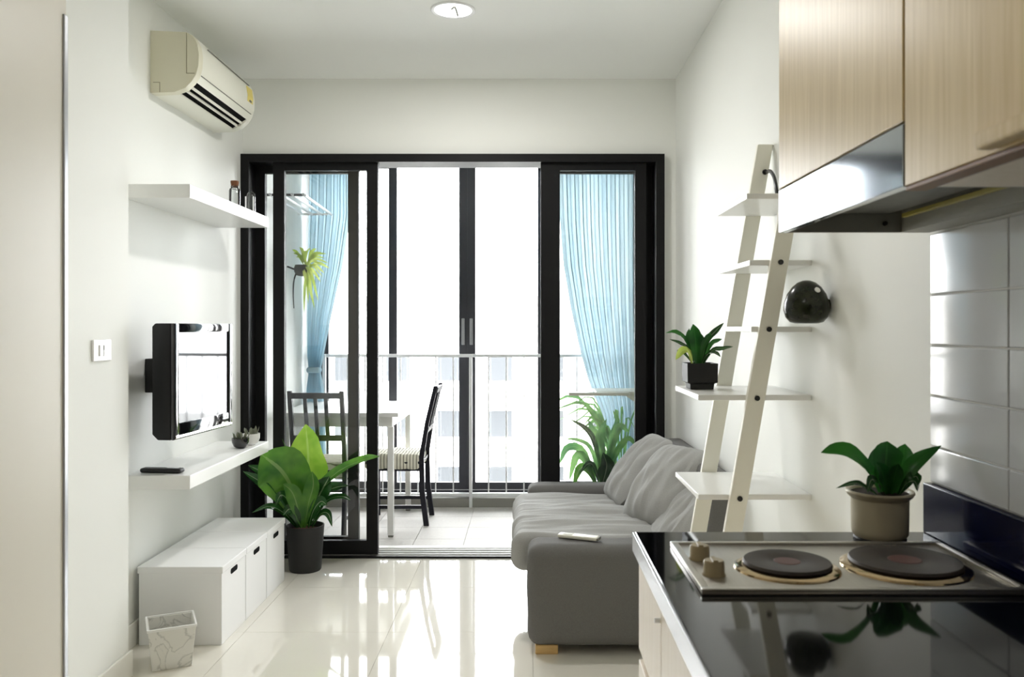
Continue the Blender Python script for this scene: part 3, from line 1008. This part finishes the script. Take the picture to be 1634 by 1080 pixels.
B(bm, XL + .1885, XL + .1945, 3.56, 4.20, 2.333, 2.3365)
B(bm, XL + .188, XL + .192, 3.64, 4.18, 2.470, 2.4735)
obj('front_seam', bm, M['line_grey'], AC)
bm = bmesh.new()
B(bm, XL + .150, XL + .1525, 3.5085, 3.5105, 2.33, 2.50)
B(bm, XL + .150, XL + .185, 3.5085, 3.5105, 2.330, 2.3325)
B(bm, XL + .012, XL + .040, 3.5085, 3.5105, 2.292, 2.2945)
B(bm, XL + .038, XL + .0405, 3.5085, 3.5105, 2.252, 2.2945)
obj('side_seam', bm, mat('seam_tan', rgb(160, 154, 130), .6), AC)
pts = [(XL + .2035, 4.13), (XL + .2035, 4.215)]
obj('sticker', prism(bmesh.new(), [(.200 + XL, 2.37), (.2045 + XL, 2.41), (.1985 + XL, 2.455), (.196 + XL, 2.455), (.2015 + XL, 2.41), (.198 + XL, 2.37)], 4.12, 4.20, 'Y'), M['yellow_sticker'], AC)
obj('sticker_mark', box(XL + .201, XL + .2055, 4.15, 4.175, 2.385, 2.393), M['line_grey'], AC)

# ------------------------------------------------------------------ storage boxes
def storage_box(y0, label):
    t = thing('storage_box', label, 'box', (-1.385, y0 + .145, 0), 'white lidded boxes along the left wall')
    xa, xb, ya, yb = -1.553, -1.222, y0 + .003, y0 + .287
    bm = bmesh.new()
    B(bm, xa, xb, ya, yb, 0, .295)
    b = obj('box_body', bm, M['white_card'], t, bevel=.002)
    obj('lid', box(xa - .005, xb + .005, ya - .002, yb + .002, .286, .314, .003), M['white_card'], t)
    hy = (ya + yb) / 2
    pts = []
    for k in range(20):
        a = 2 * PI * k / 20
        sx = .030 if math.cos(a) > 0 else -.030
        pts.append((hy + sx + .011 * math.cos(a), .264 + .0115 * math.sin(a)))
    obj('hand_hole', prism(bmesh.new(), pts, xb - .004, xb + .0008, 'X'), M['black_void'], t)  # black plug in place of the shade inside a hole
    return t


b0 = storage_box(3.35, 'nearest white lidded box, closest to the marble bin')
for k, lab in ((1, 'middle white lidded box of the row of three'), (2, 'farthest white lidded box, next to the black floor pot')):
    c = copy_tree(b0); c.location.y += .29 * k; c['label'] = lab

# ------------------------------------------------------------------ marble bin
bn = thing('waste_bin', 'small square marble-print bin on the floor before the white boxes', 'bin', (-1.352, 3.183, 0))
def ring(h, z): return [(-h, -h, z), (h, -h, z), (h, h, z), (-h, h, z)]
bm = bmesh.new()
R = [ring(.068, 0), ring(.083, .155), ring(.077, .155), ring(.064, .008)]
V = [[bm.verts.new(p) for p in r] for r in R]
bm.faces.new(V[0][::-1]); bm.faces.new(V[3])
for a, b in zip(V[:-1], V[1:]):
    for k in range(4):
        bm.faces.new([a[k], a[(k + 1) % 4], b[(k + 1) % 4], b[k]])
WLOC[bn.name] = Vector((0, 0, 0))
o = obj('bin_body', bm, M['marble'], bn, bevel=.0015)
bm = bmesh.new()
for s in (-1, 1):
    B(bm, -.086, .086, s * .083 - .004, s * .083 + .004, .150, .160, .0015); B(bm, s * .083 - .004, s * .083 + .004, -.079, .079, .150, .160, .0015)
obj('rim', bm, M['ceramic_white'], bn)
bn.rotation_euler = (0, 0, math.radians(26))

# ------------------------------------------------------------------ big potted plant by the door
pp = thing('potted_plant', 'large broad-leaved green plant in black floor pot by the glass door', 'plant', (-1.165, 4.40, 0))
plant_pot(pp, -1.165, 4.40, 0, .082, .098, .235, M['black_pot'], soil=.9, sm=M['bark'])
Y0 = 4.40
def PL(pts, wd, mm, hint=(0, -1, .1), **k):
    P = [at(a, b, Y0 + d) for a, b, d in pts]
    leaf('leaf', pp, M[mm], P, wd, hint, seg=14, **k)
PL([(485, 840, 0), (478, 790, -.02), (470, 745, -.04), (450, 700, -.10)], .01, 'leaf_big')
PL([(480, 838, 0), (470, 790, -.03), (450, 752, -.06), (417, 724, -.12)], .27, 'leaf_big', (.1, -1, .25), peak=.72, fold=.12, wave=.12)
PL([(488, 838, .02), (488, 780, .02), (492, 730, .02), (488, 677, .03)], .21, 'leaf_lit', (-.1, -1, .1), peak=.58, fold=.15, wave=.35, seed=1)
PL([(490, 838, 0), (505, 790, -.02), (540, 752, -.04), (585, 732, .00), (606, 728, .02)], .075, 'leaf_big', (-.3, -.7, 1), peak=.4, fold=.3, wave=.1, seed=2)
PL([(492, 836, -.02), (505, 800, -.05), (515, 780, -.06), (526, 760, -.05)], .11, 'leaf_dark', (-.2, -1, .2), peak=.6, fold=.25, seed=3, wave=.15)
PL([(494, 836, 0), (515, 790, 0), (535, 778, .02), (556, 775, .02)], .07, 'leaf_dark', (-.3, -.8, 1), peak=.5, fold=.3, seed=4, wave=.1)
PL([(496, 838, -.02), (520, 800, -.02), (545, 792, 0), (560, 798, 0)], .04, 'leaf_dark', (-.3, -.8, 1), peak=.5, seed=5)
PL([(474, 838, -.02), (455, 790, -.03), (430, 760, -.05), (396, 742, -.05)], .09, 'leaf_dark', (.3, -.9, .8), peak=.55, fold=.3, seed=6, wave=.1)
PL([(474, 840, -.02), (448, 800, 0), (420, 772, .02), (388, 752, .05)], .07, 'leaf_dark', (.3, -.9, .9), peak=.55, fold=.35, seed=7)
PL([(474, 840, .02), (462, 790, .06), (440, 760, .08), (418, 765, .10)], .07, 'leaf_dark', (.3, -.9, .9), peak=.5, fold=.3, seed=8)
PL([(474, 842, -.02), (455, 820, -.04), (430, 808, -.07), (402, 818, -.08)], .055, 'leaf_dark', (0, -.5, 1), peak=.5, fold=.2, seed=9)
PL([(476, 842, -.03), (460, 800, -.08), (448, 790, -.10), (440, 806, -.12)], .05, 'leaf_dark', (.3, -.9, .6), peak=.5, fold=.3, seed=10)
PL([(498, 842, -.03), (512, 820, -.06), (524, 820, -.08), (530, 840, -.09)], .04, 'leaf_dark', (-.3, -.7, .7), peak=.5, fold=.3, seed=11)
PL([(482, 842, -.05), (475, 810, -.08), (466, 785, -.10), (452, 772, -.13)], .08, 'leaf_big', (.2, -1, .4), peak=.6, fold=.3, seed=12)
PL([(486, 842, -.04), (492, 805, -.08), (500, 775, -.08), (498, 752, -.08)], .085, 'leaf_big', (-.2, -1, .2), peak=.6, fold=.35, seed=13)
PL([(492, 842, -.04), (500, 815, -.09), (512, 800, -.11), (522, 806, -.13)], .06, 'leaf_dark', (-.2, -1, .4), peak=.6, fold=.3, seed=14)
PL([(480, 842, -.05), (472, 822, -.08), (462, 812, -.10), (452, 822, -.12)], .055, 'leaf_dark', (.2, -1, .4), peak=.6, fold=.3, seed=15)

# ------------------------------------------------------------------ ladder shelf
ls = thing('ladder_shelf', 'cream leaning ladder shelf against the right wall', 'shelf', (.60, 2.61, 0))
rx = lambda z: .470 + .173 * z
for ya in (2.400, 2.800):
    obj('side_rail', prism(bmesh.new(), [(rx(0) - .026, 0), (rx(0) + .026, 0), (rx(1.88) + .024, 1.88), (rx(1.88) - .027, 1.88)], ya, ya + .020, 'Y', .002), M['cream_wood'], ls)
for (z, xl) in ((.788, .492), (1.075, .492), (1.272, .645), (1.464, .640), (1.656, .632)):
    sb = obj('shelf_board', box(xl, .8185, 2.421, 2.799, z - .016, z, .002), M['white_lacquer'], ls)
    if z > 1.6: continue
    obj('bolt', (lambda bm: (prism(bm, [(rx(z) + .0075 * math.cos(a * PI / 8), z - .008 + .0075 * math.sin(a * PI / 8)) for a in range(16)], 2.3965, 2.400, 'Y'), bm)[-1])(bmesh.new()), M['rubber'], ls)
bm = bmesh.new()
tube(bm, [at(1223, 275, 2.797), at(1229, 273, 2.72), at(1235, 282, 2.66), at(1238, 296, 2.62), at(1240, 311, 2.60)], .0058)
obj('bolt', (lambda bm: (prism(bm, [(rx(1.787) + .012 + .009 * math.cos(a * PI / 8), 1.787 + .009 * math.sin(a * PI / 8)) for a in range(16)], 2.796, 2.800, 'Y'), bm)[-1])(bmesh.new()), M['rubber'], ls)
o = obj('power_cord', bm, M['rubber'], smooth=True)
settle(o, (.79, 2.62, 1.66)); tag(o, 'short black cord curling at the top of the ladder shelf', 'cord')

# small plant on ladder shelf
sp = thing('potted_plant', 'small fern in square-sided black pot on the ladder shelf', 'plant', (.545, 2.66, 1.075))
px0, py0, pz = .545, 2.66, 1.0752
def sq(h, z, r=.006):
    return [(px0 - h, py0 - h, z), (px0 + h, py0 - h, z), (px0 + h, py0 + h, z), (px0 - h, py0 + h, z)]
bm = bmesh.new()
R = [sq(.036, pz), sq(.038, pz + .018), sq(.047, pz + .022), sq(.048, pz + .082), sq(.043, pz + .082), sq(.041, pz + .070)]
V = [[bm.verts.new(p) for p in r] for r in R]
bm.faces.new(V[0][::-1]); bm.faces.new(V[-1])
for a, b in zip(V[:-1], V[1:]):
    for k in range(4):
        bm.faces.new([a[k], a[(k + 1) % 4], b[(k + 1) % 4], b[k]])
obj('pot', bm, M['black_pot'], sp, bevel=.0015)
for i, (pts, wd, mm, hint) in enumerate([
    ([(1112, 572), (1110, 545), (1106, 517)], .040, 'leaf_kitchen', (0, -1, 0)),
    ([(1110, 574), (1096, 545), (1080, 530), (1062, 531)], .016, 'leaf_kitchen', (.2, -1, .6)),
    ([(1110, 574), (1098, 556), (1084, 547), (1068, 541)], .012, 'leaf_dark', (.2, -1, .6)),
    ([(1106, 574), (1098, 560), (1088, 560), (1078, 574)], .024, 'leaf_pale', (.2, -1, .6)),
    ([(1118, 574), (1128, 545), (1140, 530), (1155, 515)], .020, 'leaf_dark', (-.2, -1, .4)),
    ([(1120, 574), (1132, 553), (1142, 544), (1152, 541)], .016, 'leaf_kitchen', (-.2, -1, .6)),
    ([(1120, 574), (1135, 560), (1152, 556), (1170, 553)], .015, 'leaf_dark', (-.2, -1, .6)),
    ([(1116, 574), (1122, 552), (1130, 538), (1134, 530)], .020, 'leaf_kitchen', (-.1, -1, .2)),
    ([(1114, 574), (1104, 556), (1098, 538), (1100, 524)], .018, 'leaf_kitchen', (.1, -1, .2)),
    ([(1115, 575), (1118, 548), (1116, 530)], .024, 'leaf_kitchen', (0, -1, .2)),
    ([(1118, 575), (1128, 566), (1142, 563), (1150, 570)], .014, 'leaf_dark', (0, -1, 1)),
    ([(1108, 575), (1096, 568), (1086, 560), (1080, 560)], .012, 'leaf_dark', (0, -1, 1))]):
    P = [at(a, b, 2.66 + (.02 * math.sin(i * 1.7)) * k) for k, (a, b) in enumerate(pts)]
    P[0].z = pz + .068
    leaf('leaf', sp, M[mm], P, wd, hint, seg=10, wave=.2, seed=i, peak=.62)

# wall vase
wv = thing('wall_vase', 'round dark green glazed vase fixed to the wall beside the ladder', 'vase', (.758, 2.285, 1.285))
bm = bmesh.new()
k = 1.0
vx, vy = at(1287, 482, 2.285).x, 2.285
vz = at(1287, 516, 2.285).z
lathe(bm, [(0, 0), (.030, 0), (.044, .004), (.055, .017), (.0605, .036), (.059, .056), (.051, .080), (.038, .099), (.024, .111), (.010, .1165), (0, .1175)], vx, vy, vz, 40, cap=False)
obj('vase_body', bm, M['vase'], wv, smooth=True)
bm = bmesh.new(); tube(bm, [(vx + .04, vy, vz + .050), (XR - .001, vy, vz + .050)], .017)
obj('wall_mount', bm, M['vase'], wv, smooth=True)
d = (Vector(((1297 - CX) / F, 1, -(457 - CY) / F))).normalized()
# small pale disc near the top, facing the room
oc = Vector((vx, vy, vz + .045)); 
nrm = Vector((.28, -.78, .55)).normalized()
bm = bmesh.new()
bmesh.ops.create_cone(bm, cap_ends=True, segments=20, radius1=.0085, radius2=.0080, depth=.006)
q = nrm.to_track_quat('Z', 'Y')
bmesh.ops.transform(bm, matrix=Matrix.Translation(Vector((vx + .0145, vy - .042, vz + .0885))) @ q.to_matrix().to_4x4(), verts=bm.verts)
obj('pale_disc', bm, M['ceramic_white'], wv, smooth=True)

# ------------------------------------------------------------------ light switch
sw = thing('light_switch', 'white wall switch plate on the near left wall', 'switch', (XLN, 2.85, 1.19))
obj('plate', box(XLN, XLN + .008, 2.79, 2.91, 1.155, 1.228, .003), M['switch'], sw)
obj('rocker', box(XLN + .006, XLN + .012, 2.825, 2.848, 1.172, 1.210, .002), M['switch'], sw)
obj('rocker', box(XLN + .006, XLN + .012, 2.852, 2.875, 1.172, 1.210, .002), M['switch'], sw)
obj('indicator', box(XLN + .0115, XLN + .0125, 2.846, 2.853, 1.193, 1.208), M['line_grey'], sw)

# ------------------------------------------------------------------ ceiling downlight and an added fill lamp
def downlight(x, y, lab, watt=4.8):
    t = thing('ceiling_downlight', lab, 'ceiling light', (x, y, H))
    bm = bmesh.new(); lathe(bm, [(.094, -.006), (.098, -.002), (.098, 0), (.080, 0), (.080, -.002), (.086, -.006), (.094, -.006)], x, y, H, 48, cap=False)
    obj('trim_ring', bm, M['white_metal'], t, smooth=True)
    bm = bmesh.new(); lathe(bm, [(.0, -.003), (.083, -.003)], x, y, H, 40, cap=False)
    for f in bm.faces: f.normal_flip()
    obj('diffuser', bm, mat('lit_diffuser', (1, .99, .96, 1), .5, emit=1.1), t)
    bm = bmesh.new(); tube(bm, [(x - .005, y - .02, H - .004), (x + .012, y - .045, H - .006), (x + .016, y + .06, H - .004)], .004)
    obj('bulb_clip', bm, M['line_grey'], t, smooth=True)
    ld = bpy.data.lights.new('downlight_lamp', 'AREA'); ld.shape = 'DISK'; ld.size = .15; ld.energy = watt
    ld.color = (1, .98, .95)
    lo = bpy.data.objects.new('downlight_lamp', ld); COL.objects.link(lo); lo.parent = t
    lo.location = (0, 0, -.012)
    return t


downlight(at(723, 17, 3.64).x, 3.64, 'round recessed ceiling light with bright diffuser')
downlight(-.55, .2, 'added unseen ceiling fill light nearer the kitchen, above the viewpoint', 1.2)  # added out-of-view lamp that fills the room with light

# ------------------------------------------------------------------ kitchen base cabinets
KY0, KY1 = .30, 1.690
kc = thing('kitchen_base_cabinet', 'pale birch base cabinet under the black worktop', 'cabinet', (.5, 1.0, 0))
obj('body', box(.245, .80, KY0, KY1, .09, .815), M['birch_pale'], kc)
obj('plinth', box(.27, .80, KY0, KY1 - .01, 0, .09), M['birch_pale'], kc)
ysm = [KY1, 1.406, 1.118, .830, .542, KY0]
for a, b in zip(ysm[:-1], ysm[1:]):
    d = obj('drawer_front', box(.2235, .243, b + .0015, a - .0015, .625, .803, .0015), M['birch_pale'], kc)
    bm = bmesh.new(); tube(bm, [(.2235, b + .012, .775), (.214, b + .012, .775)], .004)
    obj('knob', bm, M['white_metal'], d, smooth=True)
    obj('door', box(.2235, .243, b + .0015, a - .0015, .095, .603, .0015), M['birch_pale'], kc)
ct = thing('worktop', 'glossy black stone worktop with upstand along the tiled wall', 'worktop', (.5, 1.0, .83))
obj('slab', box(.216, XR - .0005, KY0 - .01, 1.696, .818, .857, .002), M['granite'], ct)
obj('front_edge', box(.2115, .216, KY0 - .01, 1.696, .819, .8565, .001), M['trim_metal'], ct)
obj('upstand', box(.798, XR - .0005, KY0 - .01, 1.696, .857, .957, .002), M['navy'], ct)

# hob
ZC = .857
hb = thing('electric_hob', 'two-plate steel electric hob set in the black worktop', 'hob', (.52, 1.435, ZC))
bm = bmesh.new()
B(bm, .268, .776, 1.292, 1.582, ZC + .0003, ZC + .006, .002)
for (a, b, c, d_) in ((.268, .776, 1.292, 1.304), (.268, .776, 1.570, 1.582), (.268, .282, 1.304, 1.570), (.762, .776, 1.304, 1.570)):
    B(bm, a, b, c, d_, ZC + .004, ZC + .0105, .002)
obj('hob_tray', bm, M['steel'], hb, smooth=True)
for (cx_, cy_, r) in ((.437, 1.415, .074), (.640, 1.425, .092)):
    bm = bmesh.new(); lathe(bm, [(r + .014, .0045), (r + .012, .009), (r + .002, .013), (r - .004, .013), (r - .006, .006)], cx_, cy_, ZC, 48, cap=False)
    rg = obj('plate_ring', bm, M['hot_steel'], hb, smooth=True)
    bm = bmesh.new(); lathe(bm, [(r - .004, .012), (r - .0005, .016), (r - .003, .0205), (r * .42, .0205), (r * .38, .019), (0, .019)], cx_, cy_, ZC, 48, cap=False)
    pl = obj('hot_plate', bm, M['iron'], hb, smooth=True)
    bm = bmesh.new(); lathe(bm, [(r * .30, .0191), (r * .28, .0198), (0, .0198)], cx_, cy_, ZC, 28, cap=False)
    obj('plate_mark', bm, M['red_dot'], pl)
for (kx, ky) in ((.302, 1.475), (.306, 1.380)):
    bm = bmesh.new(); lathe(bm, [(.019, .005), (.019, .008), (.0175, .010), (.0170, .028), (.015, .031), (0, .031)], kx, ky, ZC, 28, cap=False)
    kn = obj('knob', bm, M['knob'], hb, smooth=True)
    obj('grip', box(kx - .004, kx + .004, ky - .014, ky + .014, ZC + .030, ZC + .0335, .001), M['knob'], kn)

# kitchen plant
kp = thing('potted_plant', 'bird nest fern in beige stoneware pot on the kitchen worktop', 'plant', (.687, 1.628, ZC))
kx, ky = .687, 1.6385
bm = bmesh.new(); lathe(bm, [(0, 0), (.047, 0), (.049, .003), (.047, .006), (0, .006)], kx, ky, ZC + .0003, 36, cap=False)
obj('saucer', bm, M['black_pot'], kp, smooth=True)
bm = bmesh.new(); lathe(bm, [(0, .006), (.047, .006), (.0515, .012), (.0525, .020), (.0535, .080), (.060, .086), (.0635, .092), (.0625, .096), (.057, .095), (.050, .086), (.048, .078)], kx - .0, ky - .0, ZC, 48, cap=False)
# keep the pot clear of the end of the wall: shrink depth slightly
obj('pot', bm, M['beige_pot'], kp, smooth=True)
bm = bmesh.new(); lathe(bm, [(.056, .0905), (.03, .092), (0, .094)], kx, ky, ZC, 24, cap=False)
obj('soil', bm, M['soil'], kp, smooth=True)
for i, (pts, wd, mm, hint, pk) in enumerate([
    ([(1414, 792, 0), (1412, 760, -.01), (1414, 730, -.01), (1416, 704, .0)], .058, 'leaf_kitchen', (0, -1, 0), .72),
    ([(1410, 792, .01), (1402, 760, .01), (1396, 735, .02), (1402, 714, .03)], .040, 'leaf_kitchen', (.3, -1, 0), .7),
    ([(1422, 792, .01), (1432, 760, .01), (1440, 735, .02), (1444, 708, .03)], .038, 'leaf_kitchen', (-.3, -1, 0), .75),
    ([(1406, 792, -.01), (1388, 752, -.02), (1362, 724, -.03), (1334, 716, -.03), (1310, 722, -.03)], .030, 'leaf_kitchen', (.5, -1, .4), .55),
    ([(1428, 792, -.01), (1446, 756, -.02), (1468, 732, -.02), (1502, 711, -.02)], .030, 'leaf_kitchen', (-.5, -1, .4), .5),
    ([(1404, 794, -.02), (1380, 777, -.04), (1362, 771, -.05), (1334, 779, -.06)], .016, 'leaf_dark', (.2, -.8, 1), .3),
    ([(1432, 792, -.02), (1450, 768, -.03), (1462, 760, -.03), (1467, 772, -.04)], .022, 'leaf_dark', (-.2, -.8, 1), .5),
    ([(1432, 794, -.02), (1446, 772, -.04), (1460, 768, -.05), (1464, 784, -.06)], .016, 'leaf_dark', (-.2, -.8, 1), .5),
    ([(1408, 794, -.02), (1400, 770, -.05), (1390, 766, -.06), (1384, 786, -.07)], .020, 'leaf_dark', (.2, -.8, 1), .5),
    ([(1416, 792, -.02), (1412, 768, -.04), (1406, 750, -.05), (1398, 738, -.06)], .028, 'leaf_kitchen', (.2, -1, .2), .55),
    ([(1420, 792, -.02), (1426, 768, -.03), (1430, 750, -.04), (1434, 740, -.05)], .028, 'leaf_kitchen', (-.2, -1, .2), .55)]):
    P = [at(a, b, ky + d_) for a, b, d_ in pts]
    leaf('leaf', kp, M[mm], P, wd, hint, seg=12, wave=.12, seed=i, peak=pk, base=.35, fold=.3)

# ------------------------------------------------------------------ wall cabinets and hood
FX = .525
def wall_cabinet(y0, y1, z0, z1, lab, seams, handle):
    t = thing('wall_cabinet', lab, 'cabinet', (.66, (y0 + y1) / 2, z0))
    obj('body', box(FX + .0005, XR - .001, y0, y1, z0 + .003, z1, .001), M['birch_pale'] if not handle else M['brown_edge'], t)
    for a, b in zip(seams[:-1], seams[1:]):
        d_ = obj('door', box(FX - .018, FX, a + .0015, b - .0015, z0 + (.004 if handle else .001), z1, .0015), M['birch'], t)
        if handle:
            obj('handle', box(FX - .036, FX - .018, a + .015, a + .085 if a < .8 and b > .8 else a + .085, z0 + .010, z0 + .022, .003), M['birch'], d_)
    return t


wall_cabinet(1.134, 1.696, 1.5475, 2.30, 'birch wall cabinet above the extractor hood', [1.134, 1.696], False)
t = thing('wall_cabinet', 'birch wall cabinet nearest the viewer with brown underside edge', 'cabinet', (.66, .85, 1.457))
obj('body', box(FX + .0005, XR - .001, .30, 1.131, 1.459, 2.30, .001), M['birch_pale'], t)
obj('bottom_edge', box(FX - .016, FX + .012, .30, 1.131, 1.4535, 1.459, .001), M['brown_edge'], t)
for a, b, hy0, hy1 in ((.72, 1.131, .72, .915), (.30, .717, .52, .717)):
    d_ = obj('door', box(FX - .018, FX, a + .0015, b - .0015, 1.4595, 2.30, .0015), M['birch'], t)
    obj('handle', box(FX - .040, FX - .018, hy0 + .01, hy1, 1.462, 1.482, .004), M['birch'], d_)

hd = thing('extractor_hood', 'slim stainless extractor hood under the far wall cabinet', 'hood', (.66, 1.41, 1.46))
obj('fascia', box(FX - .018, FX - .001, 1.134, 1.696, 1.460, 1.5455, .002), M['hood_steel'], hd)
bm = bmesh.new()
B(bm, FX - .001, .750, 1.684, 1.694, 1.4605, 1.546)
B(bm, FX - .001, .750, 1.134, 1.144, 1.4605, 1.546)
B(bm, .750, XR - .010, 1.134, 1.694, 1.4605, 1.546)
B(bm, FX - .001, .750, 1.144, 1.684, 1.535, 1.546)
obj('hood_body', bm, M['hood_inner'], hd)
obj('grease_filter', box(FX + .012, .722, 1.150, 1.676, 1.496, 1.502), M['filter'], hd)
obj('filter_lip', box(.730, .740, 1.146, 1.640, 1.484, 1.492, .001), M['yellow_lip'], hd)
bm = bmesh.new(); tube(bm, [(.716, 1.684, 1.478), (.716, 1.680, 1.478)], .005)
obj('screw', bm, M['rubber'], hd)
